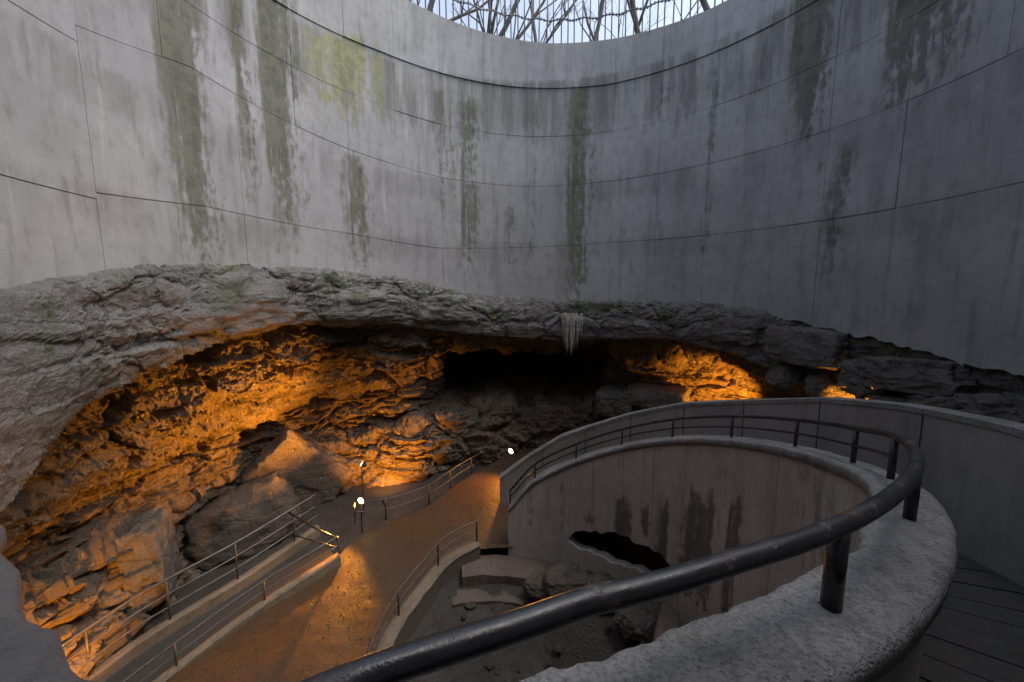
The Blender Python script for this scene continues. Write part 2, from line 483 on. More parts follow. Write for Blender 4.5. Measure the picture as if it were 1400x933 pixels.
# ------------------------------------------------------------------ generic curved slab (cells may be left out)
def curved_slab(name, ctr, r0, r1, a0, a1, zlo, zhi, na, nz, mat, parent=None, hole=None, jag=0., smooth=False, rough=0.):
    A = np.linspace(a0, a1, na + 1)
    lo = np.array([float(zlo(a)) for a in A]); hi = np.array([float(zhi(a)) for a in A])
    if jag:
        q = np.c_[A * .35, A * 0, A * 0]
        lo = lo + jag * (fbm(q + 3.3, 4) + .6 * rng.uniform(-1, 1, len(A)) * .5)
    v = []
    for k, r in enumerate((r0, r1)):
        for i, a in enumerate(A):
            for j in range(nz + 1):
                z = lo[i] + (hi[i] - lo[i]) * j / nz
                q = r + (drift(a) if ctr is C and r < 3.7 else 0)
                v.append((ctr[0] + q * math.cos(R(a)), ctr[1] + q * math.sin(R(a)), z))
    n1 = (na + 1) * (nz + 1)
    act = np.ones((na, nz), bool)
    if hole:
        for i in range(na):
            for j in range(nz):
                a = (A[i] + A[i + 1]) / 2
                z = (lo[i] + lo[i + 1]) / 2 + ((hi[i] + hi[i + 1] - lo[i] - lo[i + 1]) / 2) * (j + .5) / nz
                if hole(a, z): act[i, j] = False
    f = []
    idx = lambda i, j, k: k * n1 + i * (nz + 1) + j
    for i in range(na):
        for j in range(nz):
            if not act[i, j]: continue
            a, b, c, d = (i, j), (i + 1, j), (i + 1, j + 1), (i, j + 1)
            f.append(tuple(idx(*p, 0) for p in (d, c, b, a)))
            f.append(tuple(idx(*p, 1) for p in (a, b, c, d)))
            for (p, q), (di, dj) in (((a, b), (0, -1)), ((b, c), (1, 0)), ((c, d), (0, 1)), ((d, a), (-1, 0))):
                ii, jj = i + di, j + dj
                if ii < 0 or jj < 0 or ii >= na or jj >= nz or not act[ii, jj]:
                    f.append((idx(*q, 1), idx(*p, 1), idx(*p, 0), idx(*q, 0))[::-1])
    used = sorted({i for q in f for i in q}); mp = {u: k for k, u in enumerate(used)}
    v = np.array([v[u] for u in used]); f = [tuple(mp[i] for i in q) for q in f]
    if rough:
        v = v + rough * np.c_[fbm(v * 4, 3), fbm(v * 4 + 31, 3), fbm(v * 4 + 57, 3)]
    o = mesh(name, v, f, mat, parent, smooth)
    return o

# ------------------------------------------------------------------ the setting: concrete shaft
shaft = empty('shaft_wall', (S[0], S[1], -1))
tag(shaft, 'tall round concrete shaft wall with stained formwork panels open to the sky', 'wall')
core = curved_slab('wall_core', S, RS + .022, RS + .42, -180, 180, lambda a: zbot_w(wrap180(a)) + .14, lambda a: zrim(wrap180(a)) - .03, 120, 1, M['shaft'], shaft)
courses = [(zbot_w, zC), (zC, zB), (zB, lambda a: (zB(a) + zA(a)) / 2 + .05), (lambda a: (zB(a) + zA(a)) / 2 + .05, zA), (zA, zrim)]
NP = 32
for ci, (lo, hi) in enumerate(courses):
    for k in range(NP):
        a0 = -180 + k * 360 / NP; a1 = a0 + 360 / NP
        gap = .016 if (k + ci) % 2 else .03
        off = rng.uniform(-.006, .006) + (.0 if ci < 4 else -.03)
        vg = .007 if ci in (0, 1, 2, 4) else .003
        o = curved_slab('panel', S, RS + off, RS + .06, a0 + gap, a1 - gap,
                        (lambda a, lo=lo: float(lo(a)) + (vg if ci else 0)), (lambda a, hi=hi: float(hi(a)) - vg * .6),
                        (5 if ci else 14), 1, M['shaft'], shaft, jag=(.10 if ci == 0 else .004))

# woodland ground round the top of the shaft
gv, gf = [], []
radii = [RS + .40, 6.9, 8, 10, 13, 18, 26, 40, 70, 140, 320, 700]
for r in radii:
    for k in range(96):
        a = -PI + 2 * PI * k / 96
        z = float(zrim(math.degrees(a))) - .22
        w = min(1, (r - 6.4) / 6)
        z = z * (1 - w) + 6.5 * w + (0 if r < 7 else .25 * math.sin(r * .7 + 3 * a) * min(1, (r - 7) / 6))
        gv.append((S[0] + r * math.cos(a), S[1] + r * math.sin(a), z))
tag(mesh('ground', gv, grid_faces(len(radii), 96, 0, True), M['grass'], None, True), kind='structure')

# ------------------------------------------------------------------ the cave rock: one continuous eroded surface under the shaft
T = [  # deg, upper depth, ceiling z, shelf z, lower depth, foot z
    (-30, .6, -2.6, -3.2, .6, -5.6), (-10, .8, -2.5, -3.1, .8, -5.6), (12, 1.1, -2.4, -3.1, 1.0, -5.6), (28, 2.0, -2.2, -3.0, 1.9, -5.6),
    (45, 1.9, -1.95, -3.0, 2.0, -5.6), (58, 1.7, -1.9, -3.1, 1.8, -5.6), (67, 1.9, -1.95, -3.4, 1.6, -5.6), (71, 4.6, -2.0, -3.6, 1.6, -5.7), (82, 6.0, -2.05, -3.6, 1.3, -5.7),
    (100, 6.0, -2.0, -3.55, 1.1, -5.8), (108.5, 5.0, -1.95, -3.5, 1.0, -5.8), (112.5, 2.0, -2.3, -3.6, .9, -5.8), (119, 1.6, -2.4, -3.8, .8, -5.9), (126, 1.9, -2.5, -4.0, 1.25, -6.0),
    (133, 2.5, -2.6, -4.3, 1.9, -6.2), (145, 2.9, -2.9, -4.5, 2.6, -6.5), (158, 2.7, -3.0, -4.5, 2.5, -6.6), (172, 2.1, -2.9, -4.3, 1.7, -6.8), (186, 1.7, -3.1, -4.2, 1.3, -6.9),
    (204, 1.2, -3.2, -4.3, .8, -7.0)]
T = np.array(T)
def tcol(a, k): return np.interp(a, T[:, 0], T[:, k])
NA, NV = 1050, 310
ang = np.linspace(-30, 204, NA)
prof_u = np.linspace(0, 1, NV)
base = np.zeros((NA, NV, 3)); lipw = np.zeros((NA, NV))
for i, a in enumerate(ang):
    zb, zl = float(zbot(a)), float(zlip(a))
    Du, zc, zs, Dl, zf = [float(tcol(a, k)) for k in range(1, 6)]
    st = min(1.0, .45 * Du); bk = .28 * min(1, max(0, (34 - a) / 8))
    pr = np.array([(RS + .30 + bk, zb + .35), (RS + .10 + 1.2 * bk, zb + .12), (RS - .06 + bk, zb - .06), (RS - .09 + 1.4 * bk, (zb + zl) / 2), (RS + .02 + bk, zl + .04), (RS + .10 + bk, zl), (RS + .55 * st, zl - .03), (RS + st, zl - .28 * (zl - zc)),
                   (RS + .75 * Du + .2 * st, zc - .02), (RS + Du, zc - .5), (RS + Du * .97, zs), (RS + Dl + .15 * (Du - Dl), zs - .2), (RS + Dl, zs - .55), (RS + Dl * .8 - .1, zf)])
    q = spline(np.c_[pr, np.zeros(len(pr))], NV)
    ca, sa = math.cos(R(a)), math.sin(R(a))
    base[i, :, 0] = S[0] + q[:, 0] * ca
    base[i, :, 1] = S[1] + q[:, 0] * sa
    base[i, :, 2] = q[:, 1]
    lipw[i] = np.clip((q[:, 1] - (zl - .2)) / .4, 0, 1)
du = np.gradient(base, axis=0); dv = np.gradient(base, axis=1)
nor = np.cross(dv, du); nor /= np.maximum(np.linalg.norm(nor, axis=2, keepdims=True), 1e-9)
P0 = base.reshape(-1, 3); N0 = nor.reshape(-1, 3); LW = lipw.reshape(-1)
inner = np.c_[S[0] - P0[:, 0], S[1] - P0[:, 1], -2.5 - P0[:, 2]]
N0 = N0 * np.sign(np.median(np.sign((N0 * inner).sum(1))))
warp = P0 + .25 * np.c_[fbm(P0 * .9, 3), fbm(P0 * .9 + 40, 3), fbm(P0 * .9 + 80, 3)]
d1, d2, idn = worley(warp * np.array([.75, .75, 1.5]))
e1, e2, ide = worley(warp * np.array([2.0, 2.0, 3.6]) + 11)
big = fbm(P0 * .55, 3)
blk = (idn - .5) * .55 + np.clip((d2 - d1) * 2.2, 0, .35)
blk2 = (ide - .5) * .07 + np.clip((e2 - e1) * .8, 0, .05)
rd = ridged(warp * np.array([.7, .7, 2.8]), 5)
fine = fbm(P0 * 5, 4) + .5 * ridged(P0 * 7.5, 3)
scal = ridged(warp * np.array([3.6, 3.6, 5.0]) + 5, 3)
disp = (1 - LW) * (.32 * big + .5 * blk + .9 * blk2 + .26 * rd + .08 * scal + .07 * fine - .15) + LW * (.12 * big + .16 * (blk - .1) + .5 * blk2 + .05 * rd + .05 * fine - .02)
zz = P0[:, 2] + .30 * fbm(P0 * .6 + 3, 3) + .10 * P0[:, 0]
per = .46
lay = np.floor(zz / per).astype(int); frc = zz / per - lay
lamp_ = .35 + .65 * (_perm[(lay * 13) & 255] / 255.)
bed = (frc ** 1.5) * lamp_
disp = disp + .13 * (bed - .3) * (.35 + .65 * (1 - LW))
zlv = np.repeat(zlip(ang), NV)
disp = disp * (.3 + .7 * np.clip(np.abs(P0[:, 2] - zlv) / .35, 0, 1))
ends = np.repeat(np.clip(np.minimum(ang + 30, 204 - ang) / 4, 0, 1), NV)
topf = np.tile(np.clip((prof_u - .02) / .04, 0, 1), NA)
taper = np.repeat(1 - .65 * np.clip((ang - 182) / 10, 0, 1), NV)
P1 = P0 + N0 * (disp * topf * taper)[:, None]
CF = grid_faces(NA, NV)
cave = mesh('cave_rock', P1, CF, M['rock'], None, False)
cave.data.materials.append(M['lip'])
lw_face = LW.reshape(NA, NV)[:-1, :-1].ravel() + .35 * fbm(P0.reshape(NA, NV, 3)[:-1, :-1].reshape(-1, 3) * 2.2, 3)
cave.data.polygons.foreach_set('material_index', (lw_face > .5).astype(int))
tag(cave, kind='structure')

# cave floor -----------------------------------------------------------------
def zp(x, y):
    s = -.75 * (x + 1) - .66 * (y - 8)
    return -5.35 - np.where(np.asarray(s) > 0, .12 * s, .06 * s)
gx = np.linspace(-11, 9, 150); gy = np.linspace(1.0, 15.5, 120)
XX, YY = np.meshgrid(gx, gy, indexing='ij')
ZZ = zp(XX, YY) - .26
Pn = np.c_[XX.ravel(), YY.ravel(), np.zeros(XX.size)]
ZZ = ZZ + (.10 * fbm(Pn * .9, 4) + .03 * fbm(Pn * 5, 3)).reshape(ZZ.shape)
rc = np.hypot(XX - C[0], YY - C[1])
ZZ = np.where(rc < 3.5, np.minimum(ZZ, -6.75), ZZ)
tag(mesh('cave_floor', np.c_[XX.ravel(), YY.ravel(), ZZ.ravel()], grid_faces(150, 120), M['earth'], None, True), kind='structure')

# gravel path ------------------------------------------------------------------
Lp = [(1.4, 12.9), (-.2, 11.9), (-1.26, 10.73), (-1.73, 9.99), (-2.18, 9.28), (-3.03, 8.75), (-3.6, 8.2), (-3.75, 7.5), (-4.09, 7.02), (-4.49, 6.6), (-4.99, 6.0), (-5.41, 5.4), (-5.67, 5.0), (-5.95, 4.2), (-6.0, 3.3)]
Rp = [(1.9, 11.6), (.9, 10.9), (.3, 10.3), (.05, 9.5), (.15, 8.4), (.1, 7.75), (-.45, 7.68), (-.95, 7.62), (-1.42, 7.26), (-1.80, 6.68), (-2.08, 6.15), (-2.22, 5.56), (-2.25, 5.14), (-2.2, 4.4), (-2.0, 3.6)]
NL, NW = 150, 40
Ls = spline(np.c_[Lp, np.zeros(15)], NL); Rs = spline(np.c_[Rp, np.zeros(15)], NL)
tt = np.linspace(0, 1, NW)[None, :, None]
PP = (Ls[:, None, :] * (1 - tt) + Rs[:, None, :] * tt).reshape(-1, 3)
PP[:, 2] = zp(PP[:, 0], PP[:, 1]) + .025 * fbm(PP * 1.5, 3) + .012 * fbm(PP * 9, 2)
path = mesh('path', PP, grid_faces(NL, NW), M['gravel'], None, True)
tag(path, kind='structure')
# loose pebbles on the path
def ico():
    t = (1 + 5 ** .5) / 2
    v = np.array([(-1, t, 0), (1, t, 0), (-1, -t, 0), (1, -t, 0), (0, -1, t), (0, 1, t), (0, -1, -t), (0, 1, -t), (t, 0, -1), (t, 0, 1), (-t, 0, -1), (-t, 0, 1)], float)
    v /= np.linalg.norm(v[0])
    f = [(0, 11, 5), (0, 5, 1), (0, 1, 7), (0, 7, 10), (0, 10, 11), (1, 5, 9), (5, 11, 4), (11, 10, 2), (10, 7, 6), (7, 1, 8), (3, 9, 4), (3, 4, 2), (3, 2, 6), (3, 6, 8), (3, 8, 9), (4, 9, 5), (2, 4, 11), (6, 2, 10), (8, 6, 7), (9, 8, 1)]
    return v, f
IV, IF = ico()
def pebbles(name, pts, r0, r1, mat):
    V, F = [], []
    for p in pts:
        r = r0 + (r1 - r0) * random.random() ** 2.5
        s = rng.uniform(.6, 1.2, (1, 3)) * np.array([[1, 1, .65]])
        a = random.random() * 6.28
        rot = np.array([[math.cos(a), -math.sin(a), 0], [math.sin(a), math.cos(a), 0], [0, 0, 1]])
        vv = ((IV * (1 + rng.uniform(-.18, .18, (12, 1)))) * s * r) @ rot.T + np.array(p)
        F += [tuple(i + len(V) for i in q) for q in IF]
        V += vv.tolist()
    return mesh(name, V, F, mat, None, False)
pts = []
for k in range(3800):
    i = random.randrange(NL); j = random.randrange(NW)
    p = PP[i * NW + j] + np.array([random.uniform(-.04, .04), random.uniform(-.04, .04), .003])
    pts.append(p)
tag(pebbles('path_gravel', pts, .004, .02, M['gravel']), 'loose brown pebbles scattered over the gravel path', 'gravel', None, 'stuff')

# ------------------------------------------------------------------ pit floor in the well of the ramp
V = []; nr, na_ = 30, 90
for i in range(nr):
    for k in range(na_):
        r = 3.5 * (i + .3) / nr; a = 2 * PI * k / na_
        x = C[0] + r * math.cos(a); y = C[1] + r * math.sin(a)
        V.append((x, y, 0))
V = np.array(V)
near_hole = np.exp(-((V[:, 0] - 1.6) ** 2 + (V[:, 1] - 6.2) ** 2) / .9)
V[:, 2] = -6.1 + .45 * np.clip((V[:, 1] - 5.4) / 2, 0, 1) + .75 * near_hole + .14 * fbm(V * 1.2, 4) + .05 * fbm(V * 6, 2)
tag(mesh('pit_floor', V, grid_faces(nr, na_, 0, True), M['earth'], None, True), kind='structure')
pts = []
for k in range(1100):
    p = V[random.randrange(len(V))]
    pts.append(p + np.array([random.uniform(-.15, .15), random.uniform(-.15, .15), .0]))
tag(pebbles('pit_rubble', pts, .01, .09, M['earth']), 'dark rubble strewn over the floor of the well', 'rubble', None, 'stuff')

# ------------------------------------------------------------------ spiral ramp
PPH = np.array([-64.2, -46.6, -32.8, -20.9, -5.0, 12.7, 30.0, 45.8, 60.8, 74.8, 83.4])
PPZ = np.array([-1.061 - .0196 * i - .0318 * i * i for i in range(11)])
ztop_ = spline(np.c_[np.r_[-130, -100, PPH, 92], np.r_[-1.05, -1.05, PPZ, -4.95], np.zeros(14)], 300)
def ztop(a): return float(np.interp(a, ztop_[:, 0], ztop_[:, 1]))
def pol(r, a, z):
    if r < 3.7: r = r + drift(a)
    return (C[0] + r * math.cos(R(a)), C[1] + r * math.sin(R(a)), z)
RAMP_END = 83.8
# ramp floor of transverse strips
ramp = curved_slab('ramp', C, 3.55, 5.0, -112, 86, lambda a: ztop(a) - 1.13, lambda a: ztop(a) - .97, 90, 1, M['wet'])
tag(ramp, kind='structure')
a = -112.0
while a < 84:
    w = random.uniform(3.9, 4.3)
    zz = random.uniform(-.004, .004)
    curved_slab('paving_strip', C, 3.60, 4.86, a, a + w - .22, lambda t: ztop(t) - .98, lambda t: ztop(t) - .945 + zz, 2, 1, M['wet'], ramp)
    a += w

# outer wall of the ramp
WZ = tab([-75, -45, -13, 0, 12, 25, 40, 53, 71, 80, 90], [-1.05, -1.08, -1.15, -1.27, -1.47, -1.80, -2.17, -2.63, -3.4, -3.98, -4.68])
ow = empty('ramp_outer_wall', pol(5, 10, -3))
tag(ow, 'pale concrete wall curving round the outer side of the spiral ramp', 'wall')
edges = [-62, -46, -31, -16.5, -3, 12, 26, 39, 52, 64, 76, 88.5]
for k in range(len(edges) - 1):
    a0, a1 = edges[k] + .12, edges[k + 1] - .12
    curved_slab('wall_panel', C, 4.88, 5.12, a0, a1, lambda t: ztop(t) - (1.6 if t < 60 else 1.3), lambda t: float(WZ(t)) - .06, 8, 1, M['outer'], ow)
    curved_slab('coping', C, 4.868, 5.135, a0 - .05, a1 + .05, lambda t: float(WZ(t)) - .06, lambda t: float(WZ(t)), 8, 1, M['cap'], ow, rough=.006)
curved_slab('wall_core', C, 4.93, 5.07, edges[0], edges[-1] - .2, lambda t: ztop(t) - (1.6 if t < 60 else 1.3), lambda t: float(WZ(t)) - .09, 60, 1, M['outer'], ow)

# inner parapet over the well
par = empty('ramp_parapet', pol(3.5, 10, -5))
tag(par, 'inner concrete parapet of the spiral ramp dropping into the dark well', 'wall')
H0, H1 = 24.0, 62.0
def hole_half(a):
    t = (a - 43) / 19.0
    return .30 * math.sqrt(max(0, 1 - t * t)) * (1 + .10 * math.sin(a * .45) + .07 * math.sin(a * 1.1))
def hole_mid(a): return -4.72 - .010 * (a - 44)
def htop(a): return hole_mid(a) + hole_half(a) + .012 * math.sin(a * 1.7)
def hbot(a): return hole_mid(a) - hole_half(a) * .85 - .02
pe = [-112, -100, -88, -76, -64, -52, -40, -28, -16, -4, 8, H0, 34, 44, 54, H1, 70, 77, RAMP_END]
seam = lambda t: min(ztop(t) - 1.45, -2.4)
for k in range(len(pe) - 1):
    a0, a1 = pe[k] + .05, pe[k + 1] - (.05 if k < len(pe) - 2 else 0)
    r_ = 3.385 + rng.uniform(-.003, .003)
    curved_slab('wall_panel', C, r_, 3.43, a0, a1, lambda t: seam(t) + .004, lambda t: ztop(t) - .09, 8, 1, M['pit'], par)
    r_ = 3.378 + rng.uniform(-.003, .003)
    if a0 > H0 - 1 and a1 < H1 + 1:
        curved_slab('wall_panel', C, r_, 3.43, a0, a1, lambda t: min(htop(t), seam(t) - .03), seam, 40, 1, M['pit'], par)
        curved_slab('broken_panel', C, r_, 3.43, a0, a1, lambda t: -6.9, hbot, 40, 1, M['pit'], par, rough=.03)
    else:
        curved_slab('wall_panel', C, r_, 3.43, a0, a1, lambda t: -6.9, seam, 8, 1, M['pit'], par)
curved_slab('wall_core', C, 3.40, 3.60, -112, H0, lambda t: -6.95, lambda t: ztop(t) - .095, 120, 1, M['pit'], par)
curved_slab('wall_core', C, 3.40, 3.60, H0, H1, lambda t: min(htop(t), seam(t) - .03) + .02, lambda t: ztop(t) - .095, 160, 1, M['pit'], par)
curved_slab('wall_core', C, 3.40, 3.60, H0, H1, lambda t: -6.95, lambda t: hbot(t) - .03, 160, 1, M['pit'], par)
curved_slab('wall_core', C, 3.40, 3.60, H1, RAMP_END - .05, lambda t: -6.95, lambda t: ztop(t) - .095, 40, 1, M['pit'], par)
curved_slab('recess_light_block', C, 4.15, 4.3, 8, 78, lambda t: -7.0, lambda t: ztop(t) - 1.1, 20, 1, M['darkrock'], par)  # added dark slab behind the hole, keeps lamp light from showing through
# coping: irregular rounded cap swept along the helix
NCa = 520
prof = [(3.615, -.13), (3.652, -.11), (3.66, -.03), (3.645, -.004), (3.60, .004), (3.55, .0), (3.50, .003), (3.45, .0), (3.40, .002), (3.365, -.006), (3.345, -.03), (3.35, -.10), (3.385, -.12)]
Vc = []
for i in range(NCa):
    a = -112 + (RAMP_END + 112) * i / (NCa - 1)
    for r, dz in prof: Vc.append(pol(r, a, ztop(a) + dz))
Vc = np.array(Vc)
rr = np.hypot(Vc[:, 0] - C[0], Vc[:, 1] - C[1])
r_prof = np.tile([q[0] for q in prof], NCa)
dirv = np.c_[(Vc[:, 0] - C[0]) / rr, (Vc[:, 1] - C[1]) / rr]
inn = np.clip((3.47 - r_prof) / .12, 0, 1); outw = np.clip((r_prof - 3.55) / .1, 0, 1)
chip = np.clip(fbm(Vc * np.array([2.4, 2.4, .5]), 4) - .02, 0, 1) * .06 + .014 * np.clip(ridged(Vc * 5, 3), 0, 1) + .012 * fbm(Vc * 14, 4)
Vc[:, :2] += dirv * (inn * chip)[:, None]
Vc[:, :2] -= dirv * (outw * (np.clip(fbm(Vc * 2.2 + 9, 3) - .1, 0, 1) * .05 + .006 * fbm(Vc * 11, 2)))[:, None]
Vc[:, 2] += .010 * fbm(Vc * 6, 3) + .006 * fbm(Vc * 22, 2) - inn * np.clip(fbm(Vc * np.array([2.4, 2.4, .5]), 4), 0, 1) * .05
Fc = grid_faces(NCa, len(prof))
Fc += [tuple(range(len(prof)))[::-1], tuple((NCa - 1) * len(prof) + k for k in range(len(prof)))]
for i in range(NCa - 1):
    b = i * len(prof); Fc.append((b + len(prof) - 1, b, b + len(prof), b + 2 * len(prof) - 1))
mesh('coping', Vc, Fc, M['cap'], par, True)

# ramp handrail
hr = empty('ramp_handrail', pol(3.5, -64, ztop(-64)))
tag(hr, 'black painted pipe handrail with short posts on the inner ramp parapet', 'railing')
HR = .297
def hrad(a): return float(np.interp(a, [-110, -70, -45, -25, 0, 90], [.033, .032, .029, .024, .021, .021]))
aa = np.linspace(-108, PPH[-1], 150)
rail_z = lambda a: ztop(a) + HR + (.0 if a > -60 else 0.0)
tube('top_rail', [pol(3.5, a, rail_z(a)) for a in aa], [hrad(a) for a in aa], M['black'], hr, 16)
am = np.linspace(-32.8, PPH[-1], 100)
tube('mid_rail', [pol(3.5, a, ztop(a) + HR * .5) for a in am], .013, M['black'], hr, 10)
for k, a in enumerate(np.r_[-86.0, PPH]):
    if k == 0: continue
    w = float(np.interp(a, [-64, -46, -30, 0], [.031, .026, .021, .018]))
    z0 = ztop(a)
    v, f = tube_geo([pol(3.5, a, z0 - .03), pol(3.5, a, z0 + HR)], [w, w], 12)
    post = mesh('post', [tuple(p) for p in v], f, M['black'], hr, True)
# ------------------------------------------------------------------ smooth concrete ledge along the shaft wall
E_ = [(-.55, .80, -1.42), (-1.0, 1.06, -1.46), (-1.47, 1.36, -1.52), (-1.75, 1.50, -1.60), (-2.03, 1.62, -1.64), (-2.38, 1.82, -1.72), (-2.64, 1.98, -1.77), (-3.16, 2.29, -1.79), (-3.74, 2.68, -1.83), (-4.4, 3.18, -1.95)]
Es = spline(E_, 120)
Vl = []
secs = 16
for i, p in enumerate(Es):
    d = np.array([p[0] - S[0], p[1] - S[1]]); r = np.linalg.norm(d); d /= r
    w = max(6.25 - r, .25)
    wob = .03 * math.sin(i * .21)
    sec = [(w, .34), (w * .8, .28), (w * .55, .2), (w * .35, .14), (w * .18, .08), (.10, .04), (.04, .01), (0, -.03), (0, -.12), (.04, -.24), (.16, -.45), (w * .3, -.7), (w * .5, -1.0), (w * .75, -1.4), (w, -1.8), (w + .05, -.6)]
    for (o, z) in sec:
        oo = o + (wob if o < .2 else 0)
        Vl.append((p[0] + d[0] * oo, p[1] + d[1] * oo, p[2] + z))
Vl = np.array(Vl)
Vl += .03 * np.c_[fbm(Vl * 1.5, 3), fbm(Vl * 1.5 + 20, 3), fbm(Vl * 1.5 + 50, 3)] + .008 * np.c_[fbm(Vl * 7, 2), fbm(Vl * 7 + 20, 2), fbm(Vl * 7 + 50, 2)]
Fl = grid_faces(120, secs, 0, True) + [tuple(range(secs)), tuple(119 * secs + k for k in range(secs))[::-1]]
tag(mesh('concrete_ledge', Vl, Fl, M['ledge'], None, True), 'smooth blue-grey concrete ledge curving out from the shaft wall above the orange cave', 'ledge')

# ------------------------------------------------------------------ low wall between path and well
lw = empty('low_wall', (-1.3, 7, -6))
tag(lw, 'low curved brown concrete wall between the gravel path and the well', 'wall')
LT = [(-.72, 7.70, -5.24), (-1.28, 7.30, -5.31), (-1.62, 6.70, -5.41), (-1.90, 6.10, -5.51), (-2.04, 5.54, -5.61), (-2.06, 5.10, -5.68), (-2.0, 4.3, -5.78), (-1.8, 3.5, -5.86)]
Lc = spline(LT, 90)
def strip_wall(name, c, wl, wr, zt, zb, mat, parent, noise=.0):
    t = np.gradient(c, axis=0); t[:, 2] = 0; t /= np.linalg.norm(t, axis=1)[:, None]
    n = np.c_[-t[:, 1], t[:, 0], np.zeros(len(t))]
    Vv = []
    for p, q in zip(c, n):
        for w_, dz in ((wl, zb), (wl, zt - .03), (wl - .03 * np.sign(wl), zt), ((wl + wr) / 2, zt + .004), (wr - .03 * np.sign(wr), zt), (wr, zt - .03), (wr, zb)):
            zz = (p[2] + dz) if dz > -3 else dz
            Vv.append((p[0] + q[0] * w_, p[1] + q[1] * w_, zz))
    Vv = np.array(Vv)
    if noise:
        Vv += noise * np.c_[fbm(Vv * 5, 3), fbm(Vv * 5 + 20, 3), fbm(Vv * 5 + 50, 3)]
    m = len(c)
    F = grid_faces(m, 7, 0, True) + [tuple(range(7))[::-1], tuple((m - 1) * 7 + k for k in range(7))]
    return mesh(name, Vv, F, mat, parent, False)
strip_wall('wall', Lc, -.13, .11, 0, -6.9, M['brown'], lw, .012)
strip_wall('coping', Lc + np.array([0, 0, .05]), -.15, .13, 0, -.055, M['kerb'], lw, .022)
# its railing
lr = empty('low_wall_railing', tuple(LT[0]))
tag(lr, 'thin two-bar metal railing along the low brown wall', 'railing')
def along(c, t): 
    i = t * (len(c) - 1); k = int(min(i, len(c) - 2)); return c[k] * (1 - i + k) + c[k + 1] * (i - k)
off = np.array([-.02, .0, .06])
tube('top_rail', [tuple(p + off + np.array([0, 0, .44])) for p in Lc[:86]], .016, M['steel'], lr, 8)
tube('mid_rail', [tuple(p + off + np.array([0, 0, .24])) for p in Lc[:86]], .012, M['steel'], lr, 8)
tube('bottom_rail', [tuple(p + off + np.array([-.06, 0, .05])) for p in Lc[:86]], .011, M['steel'], lr, 8)
for t in (0, .2, .44, .7, .95):
    p = along(Lc, t) + off
    tube('post', [tuple(p - np.array([0, 0, .03])), tuple(p + np.array([0, 0, .44]))], .018, M['black'], lr, 8)
# landing step at the foot of the ramp
step = empty('landing_step', pol(3, 85, -5.5))
tag(step, 'curved worn concrete step below the end of the ramp', 'step')
curved_slab('tread', C, 2.75, 3.36, 66, 101, lambda t: -5.75, lambda t: -5.52, 24, 1, M['brown'], step, rough=.03)
curved_slab('lower_tread', C, 2.35, 2.77, 74, 106, lambda t: -5.95, lambda t: -5.74, 20, 1, M['brown'], step, rough=.03)

# ------------------------------------------------------------------ kerbs, lower walkway and railings beside the path
KR = spline([(-3.62, 7.62, -5.44), (-4.09, 7.09, -5.53), (-4.49, 6.68, -5.63), (-4.99, 6.05, -5.78), (-5.41, 5.44, -5.93), (-5.67, 5.05, -6.03), (-5.95, 4.2, -6.15)], 60)
KL = spline([(-4.55, 8.6, -5.42), (-4.86, 8.03, -5.5), (-5.40, 7.21, -5.65), (-5.9, 6.55, -5.75), (-6.30, 6.06, -5.85), (-6.56, 5.62, -5.95), (-6.9, 4.9, -6.1)], 60)
wk = []
for p, q in zip(KR, KL):
    for t in np.linspace(0, 1, 10):
        c = p * (1 - t) + q * t
        wk.append((c[0], c[1], c[2] - .2))
tag(mesh('lower_walkway', wk, grid_faces(60, 10), M['wet'], None, True), kind='structure')
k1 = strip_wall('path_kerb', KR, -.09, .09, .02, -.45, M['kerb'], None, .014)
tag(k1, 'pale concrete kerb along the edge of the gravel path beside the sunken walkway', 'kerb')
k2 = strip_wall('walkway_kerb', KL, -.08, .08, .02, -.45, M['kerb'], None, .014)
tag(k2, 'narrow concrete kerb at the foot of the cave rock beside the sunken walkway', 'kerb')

def railing(name, label, base_pts, hts, posts, mat, rads=(.017, .012), height=.42):
    e = empty(name, tuple(base_pts[0])); tag(e, label, 'railing', )
    c = spline(base_pts, 80)
    for k, h in enumerate(hts):
        tube('top_rail' if k == 0 else 'lower_rail', [tuple(p + np.array([0, 0, h])) for p in c], rads[0] if k == 0 else rads[1], mat, e, 8)
    for t in posts:
        p = along(c, t)
        tube('post', [tuple(p - np.array([0, 0, .06])), tuple(p + np.array([0, 0, hts[0]]))], .017, mat, e, 8)
    return e
railing('kerb_railing', 'metal railing standing on the pale kerb of the gravel path', [tuple(p) for p in KR[::6]], (.40, .2), (0.0, .36, .7, .97), M['steel'])
railing('walkway_railing', 'metal railing on the rock side of the sunken walkway', [tuple(p) for p in KL[::6]], (.78, .5, .26), (.14, .42, .68, .93), M['steel'], (.024, .016))
gate = empty('barrier_gate', (-4.2, 7.9, -5.45)); tag(gate, 'dark two-bar barrier closing the end of the sunken walkway', 'gate')
tube('bar', [(-4.86, 8.03, -4.74), (-4.2, 7.8, -4.95), (-3.62, 7.62, -5.1)], .022, M['black'], gate, 8)
tube('lower_bar', [(-4.80, 8.01, -5.25), (-3.64, 7.63, -5.3)], .014, M['black'], gate, 8)
railing('path_railing', 'thin metal railing along the gravel path in front of the flowstone', [(-3.72, 8.72, -5.37), (-3.03, 8.86, -5.37), (-2.24, 9.34, -5.33), (-1.78, 10.04, -5.3), (-1.3, 10.78, -5.25), (-.4, 11.85, -5.2)], (.47, .22), (0.0, .15, .38, .56, .75, .97), M['steel'], (.014, .011))

